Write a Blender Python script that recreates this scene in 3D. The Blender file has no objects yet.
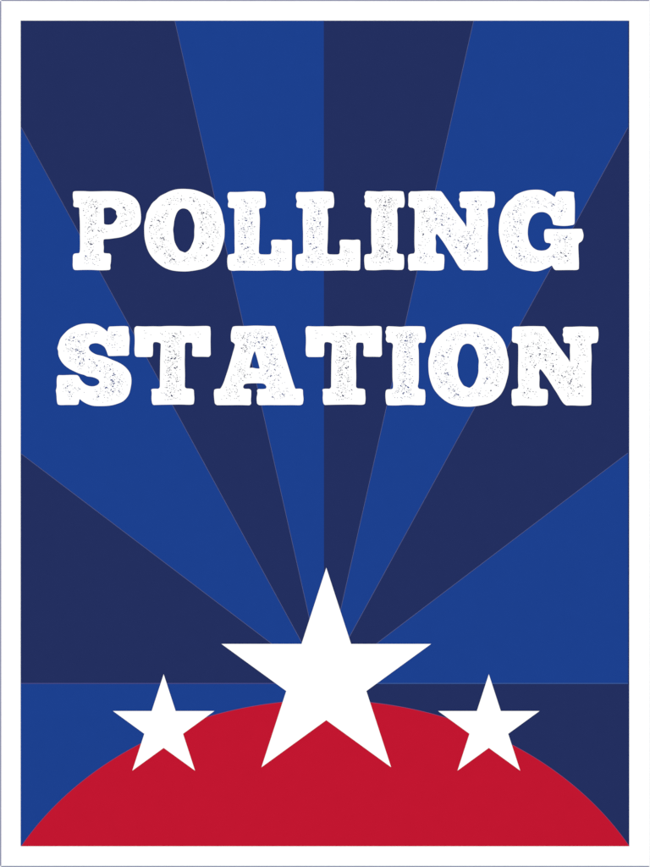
import bpy, math, random
from mathutils import Vector
from mathutils.geometry import delaunay_2d_cdt

S = 0.000703                 # metres per unit of the artwork grid (a 457 x 610 mm poster)
W, H = 650.0, 867.0
sc = bpy.context.scene
col = sc.collection

# ------------------------------------------------------------------ camera
cam_d = bpy.data.cameras.new("camera")
cam = bpy.data.objects.new("camera", cam_d)
col.objects.link(cam)
DIST = 2.0
cam.location = (0, -DIST, H * S / 2)
cam.rotation_euler = (math.radians(90), 0, 0)
cam_d.sensor_fit = 'VERTICAL'
cam_d.sensor_height = 24
cam_d.lens = 24 * (DIST - 0.0035) / (H * S)
cam_d.clip_start = 0.05
cam_d.clip_end = 100
sc.camera = cam

# ------------------------------------------------------------------ light
world = bpy.data.worlds.new("World")
sc.world = world
world.use_nodes = True
bg = world.node_tree.nodes['Background']
bg.inputs['Color'].default_value = (1, 1, 1, 1)
bg.inputs['Strength'].default_value = 0.843


def softbox(x, e):
    d = bpy.data.lights.new("softbox", 'AREA')
    d.shape = 'SQUARE'
    d.size = 2.5
    d.energy = e
    o = bpy.data.objects.new("softbox", d)
    o.location = (x, -6.0, 0.6)
    o.rotation_euler = (Vector((0, 0, H * S / 2)) - o.location).to_track_quat('-Z', 'Y').to_euler()
    col.objects.link(o)


softbox(-4.0, 123)
softbox(4.0, 123)
sc.view_settings.view_transform = 'Standard'
sc.view_settings.look = 'None'
sc.view_settings.exposure = 0
sc.view_settings.gamma = 1
K = 1.22                     # how much brighter than its albedo a sheet comes out under these lamps


# ------------------------------------------------------------------ materials
def lin(c):
    c /= 255.0
    return c / 12.92 if c <= 0.04045 else ((c + 0.055) / 1.055) ** 2.4


def ink(name, rgb, mottle=0.02, albedo=None):
    """printed ink on matt paper, with a very slight mottle from the press"""
    m = bpy.data.materials.new(name)
    m.use_nodes = True
    nt = m.node_tree
    b = nt.nodes['Principled BSDF']
    c = albedo or [lin(v) / K for v in rgb]
    n = nt.nodes.new('ShaderNodeTexNoise')
    n.inputs['Scale'].default_value = 90
    n.inputs['Detail'].default_value = 3
    t = nt.nodes.new('ShaderNodeTexCoord')
    nt.links.new(t.outputs['Object'], n.inputs['Vector'])
    mx = nt.nodes.new('ShaderNodeMix')
    mx.data_type = 'RGBA'
    mx.inputs['A'].default_value = [min(1, v * (1 - mottle)) for v in c] + [1]
    mx.inputs['B'].default_value = [min(1, v * (1 + mottle)) for v in c] + [1]
    nt.links.new(n.outputs['Fac'], mx.inputs['Factor'])
    nt.links.new(mx.outputs['Result'], b.inputs['Base Color'])
    b.inputs['Roughness'].default_value = 1.0
    b.inputs['Specular IOR Level'].default_value = 0.0
    return m


WHITE = ink("white_paper", None, 0.004, [0.832, 0.832, 0.832])
STARW = ink("white_ink", None, 0.004, [0.832, 0.832, 0.832])
NAVY = ink("navy_ink", (35, 47, 96))
BLUE = ink("royal_blue_ink", (28, 64, 143))
RED = ink("red_ink", (193, 22, 48))
GREY = ink("grey_blue_line_ink", (136, 141, 171))
SEAM = ink("pale_seam_ink", (92, 98, 142))
SEAML = ink("mauve_seam_ink", (70, 74, 134))
SEAMR = ink("light_blue_seam_ink", (58, 88, 152))
ARC = ink("dome_edge_ink", (105, 75, 125))

# ------------------------------------------------------------------ geometry helpers
root = bpy.data.objects.new("poster", None)
col.objects.link(root)
root['label'] = "white bordered poster reading POLLING STATION with blue sunburst, red dome and three white stars"
root['category'] = "poster"


def V(x, y, d):
    """artwork position (x right, y down, d layer height towards the viewer in mm)"""
    return ((x - W / 2) * S, -d * 0.001, (H - y) * S)


def link(name, me, mat, parent, label=None):
    me.materials.append(mat)
    o = bpy.data.objects.new(name, me)
    col.objects.link(o)
    o.parent = parent
    if label:
        o['label'] = label
    return o


def poly(name, pts, d, mat, parent, label=None):
    """flat printed shape, one face, facing the viewer"""
    a = sum(p[0] * q[1] - q[0] * p[1] for p, q in zip(pts, pts[1:] + pts[:1]))
    if a > 0:
        pts = pts[::-1]
    me = bpy.data.meshes.new(name)
    me.from_pydata([V(x, y, d) for x, y in pts], [], [list(range(len(pts)))])
    me.update()
    return link(name, me, mat, parent, label)


def rect(name, x0, y0, x1, y1, d, mat, parent, label=None):
    return poly(name, [(x0, y0), (x1, y0), (x1, y1), (x0, y1)], d, mat, parent, label)


def strip(name, p, q, w, d, mat, parent):
    n = Vector((-(q[1] - p[1]), q[0] - p[0])).normalized() * w / 2
    return poly(name, [(p[0] + n.x, p[1] + n.y), (q[0] + n.x, q[1] + n.y),
                       (q[0] - n.x, q[1] - n.y), (p[0] - n.x, p[1] - n.y)], d, mat, parent)


# ------------------------------------------------------------------ board: a 3 mm foam board with bevelled edges
import bmesh
bm = bmesh.new()
x0, y0, x1, y1 = -0.4, -0.4, 651.4, 867.4
fr = [bm.verts.new(V(x, y, 3.0)) for x, y in ((x0, y0), (x0, y1), (x1, y1), (x1, y0))]
bk = [bm.verts.new(V(x, y, 0.0)) for x, y in ((x0, y0), (x0, y1), (x1, y1), (x1, y0))]
bm.faces.new(fr)
bm.faces.new(bk[::-1])
for i in range(4):
    j = (i + 1) % 4
    bm.faces.new((fr[i], bk[i], bk[j], fr[j]))
bmesh.ops.recalc_face_normals(bm, faces=bm.faces)
me = bpy.data.meshes.new("backing_board")
bm.to_mesh(me)
bm.free()
board = link("backing_board", me, WHITE, root)

# thin outline round the sheet
D1 = 3.10
rect("border_line", -0.3, 1.0, 1.0, 866.0, D1, GREY, root)
rect("border_line", 1.0, -0.3, 649.3, 0.85, D1, GREY, root)
rect("border_line", 1.0, 866.05, 649.3, 867.3, D1, GREY, root)
rect("border_line", 650.3, 1.0, 651.3, 866.0, D1, GREY, root)

# ------------------------------------------------------------------ sunburst
PX0, PY0, PX1, PY1 = 20.55, 20.6, 629.4, 846.15
panel = rect("background_panel", PX0, PY0, PX1, PY1, D1, NAVY, root)
CX, CY = 324.0, 683.4
RX = 628.2                   # the rays stop just short of the panel's right edge
D2 = 3.20
rays = [
    (NAVY, "dark navy ray at the top left corner", [(PX0, PY0), (174.8, PY0), (CX, CY), (PX0, 127)]),
    (BLUE, "blue ray just left of the middle", [(174.8, PY0), (323.8, PY0), (CX, CY)]),
    (NAVY, "dark navy ray just right of the middle", [(323.8, PY0), (473.6, PY0), (CX, CY)]),
    (BLUE, "blue ray at the top right corner", [(473.6, PY0), (RX, PY0), (RX, 127.2), (CX, CY)]),
    (BLUE, "blue ray on the left edge below the top navy ray", [(PX0, 127), (CX, CY), (PX0, 453.6)]),
    (NAVY, "dark navy ray on the right edge above the lower blue ray", [(RX, 127.2), (RX, 452.7), (CX, CY)]),
    (NAVY, "dark navy ray above the lower left blue field", [(PX0, 453.6), (CX, CY), (PX0, 683.4)]),
    (BLUE, "blue ray above the lower right navy field", [(RX, 452.7), (RX, 683.4), (CX, CY)]),
    (BLUE, "blue field at the lower left beside the red dome", [(PX0, 683.4), (CX, 683.4), (CX, PY1), (PX0, PY1)]),
    (NAVY, "dark navy field at the lower right beside the red dome", [(CX, 683.4), (RX, 683.4), (RX, PY1), (CX, PY1)]),
]
for m, lb, pts in rays:
    poly("ray", pts, D2, m, panel, lb)
D3 = 3.26
for p in ((174.8, 21), (473.6, 21), (21, 127), (628, 127.6), (21, 453.8), (628, 452.9)):
    strip("seam_line", p, (CX, CY), 0.42, D3, SEAM, panel)
rect("seam_line", PX0 + .4, 682.95, CX, 683.95, D3, SEAML, panel)
rect("seam_line", CX, 682.95, RX, 683.95, D3, SEAMR, panel)

# ------------------------------------------------------------------ red dome: ellipse arc
ECX = 325.3
EA, EB, ETOP = 350.50, 290.54, 699.90


def arc(off=0.0, n=160):
    out = []
    xe = 304.0
    for i in range(n + 1):
        dx = -xe + 2 * xe * i / n
        y = ETOP + EB - EB * math.sqrt(max(0, 1 - (dx / EA) ** 2))
        out.append((ECX + dx, min(PY1, y + off)))
    return out


top = arc()
dome = poly("red_dome", top + [(PX1 - .2, PY1 + .05), (PX0 + .3, PY1 + .05)], 3.32, RED, root)
bm = bmesh.new()
a1, a2 = arc(-0.25), arc(0.25)
u = [bm.verts.new(V(x, y, 3.38)) for x, y in a1]
v = [bm.verts.new(V(x, y, 3.38)) for x, y in a2]
for i in range(len(u) - 1):
    if a1[i][1] < a2[i][1] and a1[i + 1][1] < a2[i + 1][1]:
        bm.faces.new((v[i], v[i + 1], u[i + 1], u[i]))
me = bpy.data.meshes.new("edge_line")
bm.to_mesh(me)
bm.free()
link("edge_line", me, ARC, dome)


# ------------------------------------------------------------------ stars
def star(cx, cy, R, label):
    r = R * 0.381966
    pts = []
    for k in range(10):
        a = math.radians(-90 + 36 * k)
        q = R if k % 2 == 0 else r
        pts.append((cx + q * math.cos(a), cy + q * math.sin(a)))
    return poly("star", pts, 3.45, STARW, root, label)


star(326.3, 678.0, 110.3, "large white star over the top of the red dome")
star(163.6, 727.5, 53.3, "small white star on the left shoulder of the red dome")
star(488.9, 727.5, 53.3, "small white star on the right shoulder of the red dome")

# ------------------------------------------------------------------ lettering: worn slab serif capitals
# each glyph: origin x, origin y, units per artwork unit, outline, counter, wear marks (x, y, size)
G = {}
G['P'] = (66, 184, 8.125, [(58,62),(72,58),(150,58),(190,61),(250,60),(330,58),(430,60),(480,72),(520,88),(555,110),(580,138),(596,170),(604,210),(609,260),(608,290),(602,325),(585,350),(560,375),(530,397),(495,415),(460,428),(430,435),(380,442),(350,446),(315,447),(304,452),(302,480),(307,515),(304,545),(306,560),(320,563),(355,565),(365,578),(365,610),(363,640),(358,660),(361,685),(355,697),(330,700),(270,701),(200,697),(120,698),(75,700),(60,693),(53,665),(55,620),(54,585),(62,568),(80,563),(105,563),(113,548),(114,480),(113,430),(113,350),(112,290),(108,240),(108,200),(103,190),(75,188),(60,182),(58,165),(62,140),(55,115),(54,80)],
[(305,200),(312,193),(345,190),(365,190),(380,198),(395,207),(408,220),(407,245),(418,262),(410,285),(398,300),(385,318),(370,328),(345,332),(322,330),(308,325),(307,260)],
[(165,152,2),(140,155,1),(240,145,2),(198,142,1),(220,165,2),(203,190,2),(232,183,3),(248,198,3),(180,220,1),(207,258,3),(240,235,1),(247,222,1),(195,300,2),(225,312,2),(238,322,2),(205,328,2),(185,350,2),(178,360,1),(215,378,2),(262,378,2),(270,384,2),(240,420,1),(182,472,3),(200,488,3),(192,484,2),(210,490,2),(172,508,1),(215,541,2),(205,553,2),(160,585,3),(170,620,1),(240,590,1),(215,612,1),(272,618,1),(232,655,1),(470,195,3),(480,210,2),(465,188,2),(440,158,1),(530,225,1),(555,240,1),(485,300,1),(500,295,1),(460,308,1),(535,280,1),(455,350,1),(490,345,1),(530,328,1),(330,388,1),(300,142,1),(150,255,1),(140,215,1),(175,400,1),(265,355,1),(535,160,1),(478,245,1)])
G['O'] = (140, 184, 7.065, [(310,34),(370,38),(420,52),(465,72),(505,92),(530,112),(552,140),(570,175),(582,215),(588,255),(597,290),(597,340),(596,380),(585,425),(572,470),(555,510),(530,545),(500,570),(470,590),(430,603),(380,612),(330,618),(280,617),(230,612),(185,598),(145,575),(110,545),(80,512),(58,475),(42,430),(32,385),(29,330),(30,280),(42,240),(46,205),(65,170),(85,135),(115,110),(140,85),(175,68),(215,48),(260,36)],
[(310,171),(335,178),(355,198),(368,225),(377,255),(387,290),(383,330),(384,370),(378,400),(366,430),(355,455),(338,475),(318,486),(298,478),(278,470),(262,447),(248,420),(240,395),(236,350),(232,322),(238,290),(240,265),(247,235),(258,205),(272,185),(290,174)],
[(215,102,1),(208,145,2),(205,130,1),(252,115,1),(290,108,2),(293,118,1),(380,122,3),(378,112,1),(355,95,1),(425,155,2),(420,145,1),(490,137,1),(510,165,1),(435,200,2),(448,204,3),(438,210,2),(468,208,2),(498,218,2),(500,232,2),(465,235,2),(450,245,2),(435,268,2),(430,305,2),(442,325,2),(440,318,1),(520,285,3),(535,268,1),(530,320,2),(505,330,1),(520,340,2),(470,347,2),(480,350,1),(490,372,2),(440,415,2),(445,422,3),(425,450,2),(432,440,1),(508,468,2),(485,445,1),(472,505,2),(393,525,2),(310,540,2),(318,533,1),(365,500,1),(340,490,1),(205,495,2),(212,508,3),(225,525,2),(240,533,3),(218,535,2),(210,545,1),(252,553,1),(175,490,3),(203,465,1),(155,442,2),(150,385,3),(165,382,3),(168,392,2),(145,378,2),(155,395,1),(110,425,2),(122,447,2),(120,435,1),(85,382,2),(80,293,3),(82,265,2),(72,293,1),(105,237,2),(130,258,3),(138,266,2),(168,268,2),(158,235,2),(182,208,2),(175,218,1),(185,190,1),(115,340,1),(135,320,1),(155,315,1),(80,350,1),(540,375,1),(550,345,1),(115,480,1),(190,520,1),(430,540,1),(510,430,1)])
G['L'] = (222, 184, 8.125, [(48,75),(62,65),(110,66),(180,64),(215,60),(290,60),(335,64),(348,75),(352,105),(356,140),(353,175),(345,192),(310,196),(300,203),(301,230),(307,270),(306,330),(303,400),(303,450),(299,510),(299,560),(310,571),(350,573),(390,572),(400,563),(401,540),(405,510),(399,485),(400,462),(412,453),(460,452),(510,456),(545,451),(562,455),(568,465),(567,520),(568,590),(567,650),(566,690),(555,702),(510,704),(450,700),(380,702),(300,704),(200,703),(130,702),(85,706),(58,698),(48,685),(42,640),(43,600),(50,575),(75,569),(100,566),(104,550),(102,480),(103,400),(100,330),(100,260),(102,205),(95,196),(70,195),(50,188),(47,165),(54,140),(45,115),(44,95)], None,
[(185,142,3),(195,155,1),(280,155,1),(160,128,1),(270,135,1),(197,228,3),(230,222,3),(240,218,2),(230,245,3),(228,235,1),(190,278,2),(195,296,3),(240,312,3),(240,325,2),(210,315,1),(222,345,3),(175,355,2),(182,370,2),(158,362,2),(165,385,1),(212,365,1),(235,362,1),(187,418,2),(187,434,3),(235,410,1),(265,450,1),(140,425,1),(163,485,3),(158,490,1),(210,516,3),(180,530,2),(195,522,2),(262,568,2),(150,597,3),(148,585,1),(175,630,2),(178,642,1),(248,655,1),(295,597,1),(335,630,1),(322,637,1),(390,613,1),(425,613,1),(475,608,1),(470,625,1),(458,645,2),(455,545,1),(465,553,1),(448,540,1),(125,612,1),(145,635,1),(145,195,1),(138,315,1),(245,570,1),(225,605,1)])
G['I'] = (354, 184, 9.417, [(105,78),(120,66),(170,68),(210,70),(245,72),(290,66),(380,66),(440,67),(465,72),(470,95),(478,150),(476,190),(468,218),(450,223),(425,218),(410,226),(403,250),(410,290),(411,380),(411,470),(411,560),(407,600),(400,635),(412,655),(440,660),(465,662),(472,690),(473,750),(468,795),(455,808),(400,810),(340,806),(270,807),(210,812),(160,812),(118,810),(104,795),(98,750),(96,700),(102,668),(120,660),(155,660),(168,650),(170,610),(163,560),(163,480),(162,400),(162,300),(170,250),(163,228),(145,218),(120,220),(104,205),(99,185),(107,160),(95,118),(106,98)], None,
[(250,147,2),(210,147,1),(290,128,1),(335,128,1),(350,137,1),(298,162,2),(328,148,2),(323,173,2),(240,160,1),(378,178,1),(288,203,3),(300,207,3),(280,203,2),(305,198,1),(240,203,2),(328,193,1),(352,205,1),(335,215,1),(265,243,2),(220,240,1),(280,270,2),(320,268,2),(348,260,1),(235,296,1),(283,308,3),(290,313,1),(323,313,2),(222,325,1),(305,355,3),(262,358,1),(347,372,3),(348,390,1),(287,407,2),(283,443,3),(228,430,1),(348,430,1),(275,504,3),(285,505,2),(323,522,2),(265,475,1),(280,540,1),(325,572,1),(358,580,1),(265,592,3),(262,583,2),(235,578,1),(345,600,1),(242,628,3),(290,628,3),(308,640,3),(315,644,2),(270,693,3),(262,702,3),(297,685,2),(335,707,3),(210,690,1),(210,740,1),(278,730,1),(225,660,1),(215,675,1),(325,735,1),(280,618,1)])
G['N'] = (403, 184, 6.771, [(38,65),(52,50),(100,50),(145,47),(200,47),(258,49),(272,65),(285,85),(305,112),(325,140),(345,172),(370,205),(395,240),(415,265),(430,293),(431,250),(429,210),(432,170),(425,162),(395,161),(387,150),(387,125),(379,105),(385,90),(382,65),(395,52),(440,52),(500,49),(560,51),(612,51),(620,62),(624,100),(620,145),(610,160),(582,162),(572,170),(574,210),(577,260),(573,330),(573,400),(574,480),(574,560),(572,578),(555,584),(500,586),(450,583),(405,584),(385,570),(365,540),(345,505),(322,470),(300,435),(280,402),(258,372),(238,345),(226,336),(218,360),(224,390),(222,430),(222,460),(230,472),(262,473),(278,480),(281,510),(279,545),(276,575),(260,585),(200,587),(130,584),(80,584),(48,587),(36,575),(37,550),(33,515),(37,480),(50,473),(75,471),(82,455),(78,420),(78,340),(80,260),(80,190),(78,168),(65,160),(45,158),(36,145),(38,110)], None,
[(145,182,3),(138,188,2),(125,190,1),(182,166,2),(212,160,2),(214,170,1),(218,195,3),(215,185,1),(132,226,2),(178,238,2),(162,253,3),(168,248,1),(226,236,3),(222,245,2),(268,200,2),(295,208,1),(310,233,3),(305,240,1),(265,240,2),(270,245,1),(255,240,1),(296,258,1),(262,275,3),(270,282,1),(340,273,2),(130,262,1),(128,275,1),(160,290,2),(195,313,3),(185,322,1),(138,340,3),(135,348,1),(150,375,1),(317,315,3),(315,322,2),(303,340,2),(318,352,3),(322,357,2),(375,382,3),(350,375,1),(400,360,1),(408,350,1),(395,390,2),(420,375,1),(437,322,1),(435,348,1),(455,350,2),(455,370,2),(480,320,2),(478,330,2),(485,300,2),(360,430,3),(355,425,1),(385,443,1),(430,430,3),(440,410,3),(437,420,2),(428,438,2),(470,405,1),(500,447,3),(485,460,2),(437,465,2),(440,472,1),(492,504,3),(440,502,1),(530,460,1),(415,520,1),(145,470,2),(122,497,3),(118,505,1),(158,490,1),(120,415,1),(180,490,1),(495,118,3),(488,115,1),(505,172,3),(495,155,1),(470,140,1),(530,140,1),(520,200,1),(525,240,1),(525,370,1),(190,100,1),(210,105,1),(225,115,1),(235,130,1),(120,110,1),(105,115,1),(500,245,1),(150,530,1),(260,160,1)])
G['G'] = (494, 184, 6.771, [(290,38),(330,42),(360,55),(390,73),(412,90),(418,70),(425,55),(445,50),(490,48),(525,52),(543,56),(542,85),(547,110),(548,160),(547,220),(547,265),(540,276),(500,283),(460,284),(410,278),(400,272),(398,255),(390,230),(375,208),(352,193),(322,188),(290,194),(265,210),(247,235),(235,270),(229,310),(229,345),(235,380),(247,410),(268,435),(295,449),(325,452),(352,448),(372,435),(384,418),(387,405),(378,399),(355,398),(345,388),(340,360),(340,325),(347,308),(365,304),(430,306),(500,305),(560,303),(595,303),(600,315),(608,345),(603,375),(592,390),(575,400),(571,415),(573,470),(576,530),(575,575),(562,583),(510,582),(450,583),(415,583),(402,570),(393,550),(375,562),(345,576),(310,588),(275,592),(230,586),(190,577),(150,560),(130,545),(108,525),(85,495),(65,460),(52,420),(40,375),(33,330),(33,290),(38,240),(50,195),(68,155),(95,120),(125,98),(145,75),(185,55),(235,41)], None,
[(280,97,1),(297,120,2),(303,130,2),(260,155,1),(225,110,1),(248,117,1),(175,135,2),(170,115,1),(205,155,1),(345,100,1),(355,155,1),(405,140,3),(392,148,2),(400,135,1),(450,118,1),(460,180,3),(455,187,2),(485,138,1),(470,165,1),(445,220,1),(150,180,2),(152,190,2),(135,178,2),(128,205,2),(135,240,2),(145,255,2),(160,255,3),(178,245,2),(178,262,2),(135,285,2),(145,295,2),(125,310,1),(90,320,1),(165,355,3),(155,345,1),(165,385,2),(150,425,3),(158,430,1),(125,435,2),(172,472,2),(178,485,3),(205,492,3),(185,510,2),(190,505,1),(170,492,1),(95,385,1),(90,360,1),(120,390,1),(250,510,1),(300,520,1),(320,530,1),(280,505,1),(405,493,3),(412,497,2),(425,495,1),(455,465,3),(460,470,1),(488,488,3),(482,483,2),(505,470,2),(460,497,2),(498,520,3),(490,362,3),(470,370,2),(482,375,2),(495,355,2),(445,385,2),(440,375,1),(425,345,1),(525,370,1),(525,425,1),(420,410,1),(485,440,1),(105,265,1),(100,205,1),(70,345,1),(150,150,1),(430,465,1),(370,490,1),(245,480,1)])
G['S'] = (52, 318, 7.738, [(330,45),(370,62),(405,85),(428,107),(433,80),(442,66),(500,64),(560,62),(588,66),(593,85),(592,110),(601,150),(598,200),(595,250),(596,280),(585,292),(530,291),(470,294),(435,293),(428,275),(418,245),(405,222),(380,205),(350,194),(320,195),(295,204),(282,225),(290,250),(315,270),(345,285),(385,292),(420,304),(460,322),(510,342),(545,362),(570,382),(592,408),(608,435),(614,470),(614,505),(607,545),(598,585),(575,622),(545,648),(510,662),(470,674),(430,680),(370,682),(315,680),(270,665),(235,645),(212,625),(207,650),(202,668),(185,673),(120,672),(60,674),(43,668),(36,640),(34,590),(28,560),(37,535),(35,490),(38,455),(48,442),(90,443),(150,440),(195,442),(210,455),(218,475),(240,500),(265,520),(300,530),(330,528),(355,517),(368,498),(360,478),(335,463),(305,455),(270,452),(250,440),(215,432),(170,412),(130,392),(95,365),(70,335),(48,290),(48,255),(40,235),(50,200),(62,160),(90,125),(125,90),(170,65),(215,48),(270,42)], None,
[(265,123,3),(305,108,1),(342,118,1),(228,130,1),(170,148,3),(165,155,2),(130,170,2),(165,175,1),(205,180,3),(212,188,2),(250,175,1),(158,235,2),(185,240,3),(195,248,3),(185,255,2),(225,260,3),(213,262,2),(240,275,2),(215,275,1),(125,258,1),(205,300,3),(140,310,1),(182,322,2),(243,320,3),(245,330,2),(288,320,2),(240,310,1),(215,350,3),(210,358,1),(222,370,1),(322,342,2),(347,367,3),(340,372,1),(370,410,2),(365,330,1),(405,370,1),(452,397,3),(430,360,1),(445,370,1),(415,430,1),(478,430,3),(482,440,3),(470,445,3),(490,438,1),(410,455,1),(455,480,2),(470,490,3),(480,505,3),(475,515,2),(470,530,3),(465,480,2),(480,490,1),(517,495,3),(540,490,1),(525,480,1),(540,440,1),(520,550,1),(515,565,2),(525,570,1),(455,558,3),(470,568,3),(478,575,1),(420,538,3),(412,545,2),(375,550,1),(345,568,2),(400,598,1),(360,608,3),(355,612,1),(430,618,1),(440,580,1),(538,580,1),(135,573,3),(125,565,1),(105,540,2),(122,525,2),(118,532,1),(150,605,1),(155,500,1),(175,540,1),(212,552,1),(205,540,1),(485,130,3),(480,138,1),(425,165,1),(445,198,1),(485,205,1),(527,228,1),(520,140,1),(470,150,1),(105,200,1),(110,210,1),(310,410,1),(285,385,1),(140,155,1)])
G['T'] = (130, 318, 7.738, [(35,75),(48,63),(110,66),(180,64),(230,66),(280,62),(380,62),(450,65),(530,63),(600,61),(620,68),(624,110),(622,170),(623,240),(624,285),(610,301),(560,299),(500,300),(482,292),(480,260),(485,225),(480,192),(455,189),(432,190),(423,205),(424,270),(422,340),(424,400),(425,460),(423,510),(424,535),(435,545),(480,547),(493,555),(495,590),(498,630),(492,665),(470,672),(400,669),(320,670),(240,671),(180,673),(170,660),(165,620),(169,580),(163,552),(180,547),(220,548),(231,535),(231,480),(232,400),(233,320),(236,250),(238,200),(225,190),(200,185),(182,188),(176,205),(178,250),(175,290),(165,301),(110,302),(50,301),(38,290),(33,250),(37,190),(36,140),(32,100)], None,
[(340,142,3),(335,138,2),(345,150,1),(390,112,1),(415,142,1),(360,120,1),(325,120,1),(250,127,1),(112,158,1),(527,151,1),(300,180,2),(290,188,1),(270,185,1),(330,180,1),(378,175,1),(305,222,2),(278,245,1),(300,258,2),(310,260,2),(342,258,2),(335,250,1),(378,262,1),(355,283,2),(295,305,2),(318,315,3),(325,312,2),(345,315,3),(353,308,3),(300,325,2),(375,315,1),(375,295,1),(290,345,1),(305,385,2),(300,390,1),(345,385,3),(362,378,3),(350,390,2),(298,410,1),(350,425,1),(300,440,2),(315,438,3),(365,460,2),(298,488,3),(318,465,1),(358,490,1),(375,490,1),(325,505,1),(308,522,1),(340,520,1),(285,538,2),(340,545,1),(388,555,2),(313,575,2),(320,600,3),(325,602,2),(275,590,1),(265,580,1),(390,588,1),(312,630,1),(355,622,1),(290,600,1),(285,405,1),(330,360,1)])
G['A'] = (210, 318, 6.633, [(150,58),(170,53),(230,54),(300,50),(380,53),(430,53),(440,75),(450,105),(462,140),(475,180),(490,230),(505,280),(518,320),(530,360),(545,410),(558,450),(566,470),(600,468),(616,475),(617,510),(621,540),(615,570),(600,579),(550,577),(480,578),(400,577),(350,578),(325,578),(312,568),(308,530),(316,500),(311,480),(320,471),(350,472),(372,468),(375,455),(365,440),(350,433),(300,432),(240,434),(225,442),(218,460),(228,470),(262,470),(273,480),(273,515),(270,550),(274,568),(262,579),(200,577),(120,578),(45,578),(32,568),(28,540),(25,500),(28,475),(45,469),(68,469),(78,455),(92,425),(105,385),(120,340),(135,290),(150,235),(162,195),(166,175),(155,163),(140,155),(137,120),(141,85)],
[(297,217),(306,245),(316,280),(325,315),(330,336),(305,335),(280,329),(262,332),(268,305),(276,275),(286,240)],
[(205,115,1),(225,115,2),(215,135,2),(222,125,2),(250,110,1),(248,145,2),(250,160,1),(270,115,1),(320,100,2),(315,108,1),(295,128,2),(312,130,2),(340,130,1),(322,158,3),(328,165,2),(300,170,2),(295,185,2),(270,165,1),(280,185,1),(345,175,2),(362,195,3),(357,192,2),(350,130,2),(378,130,3),(372,142,3),(385,125,1),(415,155,1),(410,180,1),(418,200,2),(405,210,1),(408,240,3),(405,250,1),(210,200,2),(235,185,2),(225,180,2),(240,195,1),(232,218,2),(228,212,1),(245,205,1),(380,260,1),(430,270,3),(445,273,2),(435,280,1),(397,300,2),(390,305,1),(365,315,1),(425,310,3),(445,318,1),(380,350,2),(375,355,1),(430,342,2),(480,328,1),(402,385,3),(408,382,2),(380,400,2),(455,380,2),(455,413,2),(470,395,1),(350,380,1),(415,440,2),(428,460,1),(405,465,1),(415,525,3),(412,520,1),(480,503,3),(490,512,2),(465,512,1),(445,490,1),(510,485,1),(545,512,1),(455,465,1),(200,340,2),(195,355,2),(215,345,1),(185,345,1),(228,383,2),(225,388,1),(155,378,1),(140,405,1),(165,450,2),(130,470,1),(130,497,2),(110,480,1),(180,475,1),(175,495,1),(185,520,1),(110,533,1),(195,290,1),(210,305,1),(265,375,1),(250,375,1),(205,405,1),(195,425,1)])


def smooth(pts):
    """round every vertex with a small quadratic curve; gentle turns are blended along the whole edge"""
    n = len(pts)
    out = []
    for i in range(n):
        p0, p, p1 = Vector(pts[i - 1]), Vector(pts[i]), Vector(pts[(i + 1) % n])
        a, b = p0 - p, p1 - p
        turn = math.degrees(math.pi - a.angle(b))
        cap = 99 if turn < 35 else 0.9
        da, db = min(a.length * .47, cap), min(b.length * .47, cap)
        s, e = p + a.normalized() * da, p + b.normalized() * db
        for t in (0, .25, .5, .75, 1):
            q = s * (1 - t) ** 2 + p * 2 * t * (1 - t) + e * t * t
            out.append((q.x, q.y))
    return out


def inside(p, poly_):
    x, y = p
    c = False
    j = len(poly_) - 1
    for i in range(len(poly_)):
        xi, yi = poly_[i]
        xj, yj = poly_[j]
        if (yi > y) != (yj > y) and x < (xj - xi) * (y - yi) / (yj - yi) + xi:
            c = not c
        j = i
    return c


def gap(p, poly_):
    """distance from p to a polygon's edge"""
    best = 1e9
    P = Vector(p)
    for i in range(len(poly_)):
        a, b = Vector(poly_[i - 1]), Vector(poly_[i])
        ab = b - a
        L = ab.length_squared
        t = 0 if L == 0 else max(0, min(1, (P - a).dot(ab) / L))
        best = min(best, (a + ab * t - P).length)
    return best


SIZE = {1: (0.64, 0.32), 2: (0.86, 0.48), 3: (1.08, 0.62), 0: (0.56, 0.22)}


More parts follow.
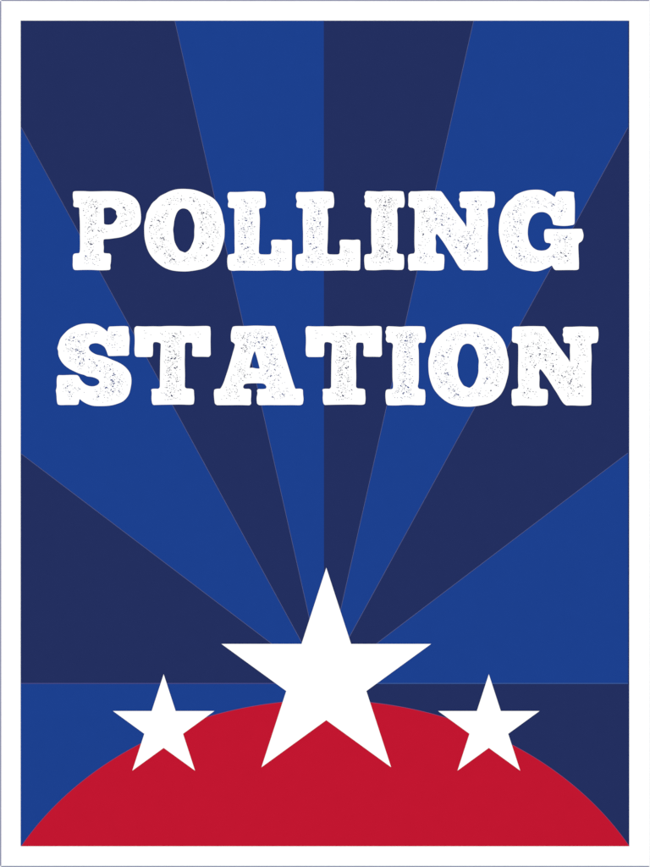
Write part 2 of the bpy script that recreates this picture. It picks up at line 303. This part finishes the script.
def glyph_mesh(ch):
    ox, oy, s, outl, cnt, marks = G[ch]
    rnd = random.Random(ord(ch) * 7)
    tr = lambda L: [(ox + x / s, oy + y / s) for x, y in L]
    outer = smooth(tr(outl))
    loops = [outer]
    holes = []
    if cnt:
        holes.append(smooth(tr(cnt)))
    ms = [(ox + x / s, oy + y / s, k) for x, y, k in marks]
    extra = []
    for x, y, k in ms:
        for _ in range(4):
            q = (x + rnd.gauss(0, 3.0), y + rnd.gauss(0, 3.4))
            if inside(q, outer) and gap(q, outer) > 3.5 and not (holes and (inside(q, holes[0]) or gap(q, holes[0]) < 3.5)):
                extra.append((q[0], q[1], 0))
    for x, y, k in ms + extra:
        rx, ry = SIZE[k]
        rx *= rnd.uniform(.8, 1.2)
        ry *= rnd.uniform(.8, 1.2)
        a = rnd.choice((0, 0, 0.5, -0.5, 0.15, 0.9, -0.9, 1.4)) + rnd.gauss(0, .1)
        ca, sa = math.cos(a), math.sin(a)
        fl = []
        for t in range(6):
            th = math.tau * t / 6
            u_, v_ = rx * math.cos(th) * rnd.uniform(.75, 1.2), ry * math.sin(th) * rnd.uniform(.7, 1.25)
            fl.append((x + u_ * ca - v_ * sa, y + u_ * sa + v_ * ca))
        holes.append(fl)
    verts, edges = [], []
    for lp in [outer] + holes:
        b = len(verts)
        verts += [Vector(p) for p in lp]
        edges += [(b + i, b + (i + 1) % len(lp)) for i in range(len(lp))]
    vo, eo, fo, *_ = delaunay_2d_cdt(verts, edges, [], 0, 1e-5)
    boxes = [(min(p[0] for p in h), max(p[0] for p in h), min(p[1] for p in h), max(p[1] for p in h), h) for h in holes]
    keep = []
    for f in fo:
        c = (sum(vo[i].x for i in f) / 3, sum(vo[i].y for i in f) / 3)
        if not inside(c, outer):
            continue
        if any(x0 <= c[0] <= x1 and y0 <= c[1] <= y1 and inside(c, h) for x0, x1, y0, y1, h in boxes):
            continue
        p, q, r = (vo[i] for i in f)
        if (q.x - p.x) * (r.y - p.y) - (q.y - p.y) * (r.x - p.x) > 0:
            f = f[::-1]
        keep.append(tuple(f))
    used = sorted({i for f in keep for i in f})
    ix = {v: k for k, v in enumerate(used)}
    me = bpy.data.meshes.new("letter")
    me.from_pydata([V(vo[i].x, vo[i].y, 3.40) for i in used], [], [tuple(ix[i] for i in f) for f in keep])
    me.update()
    me.materials.append(STARW)
    return me


meshes = {ch: glyph_mesh(ch) for ch in G}
# (character, shift x, shift y, which one)
ROWS = [
    ('P', 0, 0, "first letter of the upper word"), ('O', 0, 0, "second letter of the upper word"),
    ('L', 0, 0, "third letter of the upper word"), ('L', 68.45, 0, "fourth letter of the upper word"),
    ('I', 0, 0, "fifth letter of the upper word"), ('N', 0, 0, "sixth letter of the upper word"),
    ('G', 0, 0, "last letter of the upper word"),
    ('S', 0, 0, "first letter of the lower word"), ('T', 0, 0, "second letter of the lower word"),
    ('A', 0, 0, "third letter of the lower word"), ('T', 171.3, 0, "fourth letter of the lower word"),
    ('I', 21.2, 135.2, "fifth letter of the lower word"), ('O', 284.3, 135.2, "sixth letter of the lower word"),
    ('N', 103.6, 135.2, "last letter of the lower word"),
]
for ch, dx, dy, which in ROWS:
    o = bpy.data.objects.new("letter", meshes[ch])
    col.objects.link(o)
    o.location = (dx * S, 0, -dy * S)
    o.parent = root
    o['label'] = "worn white capital %s, %s" % (ch, which)
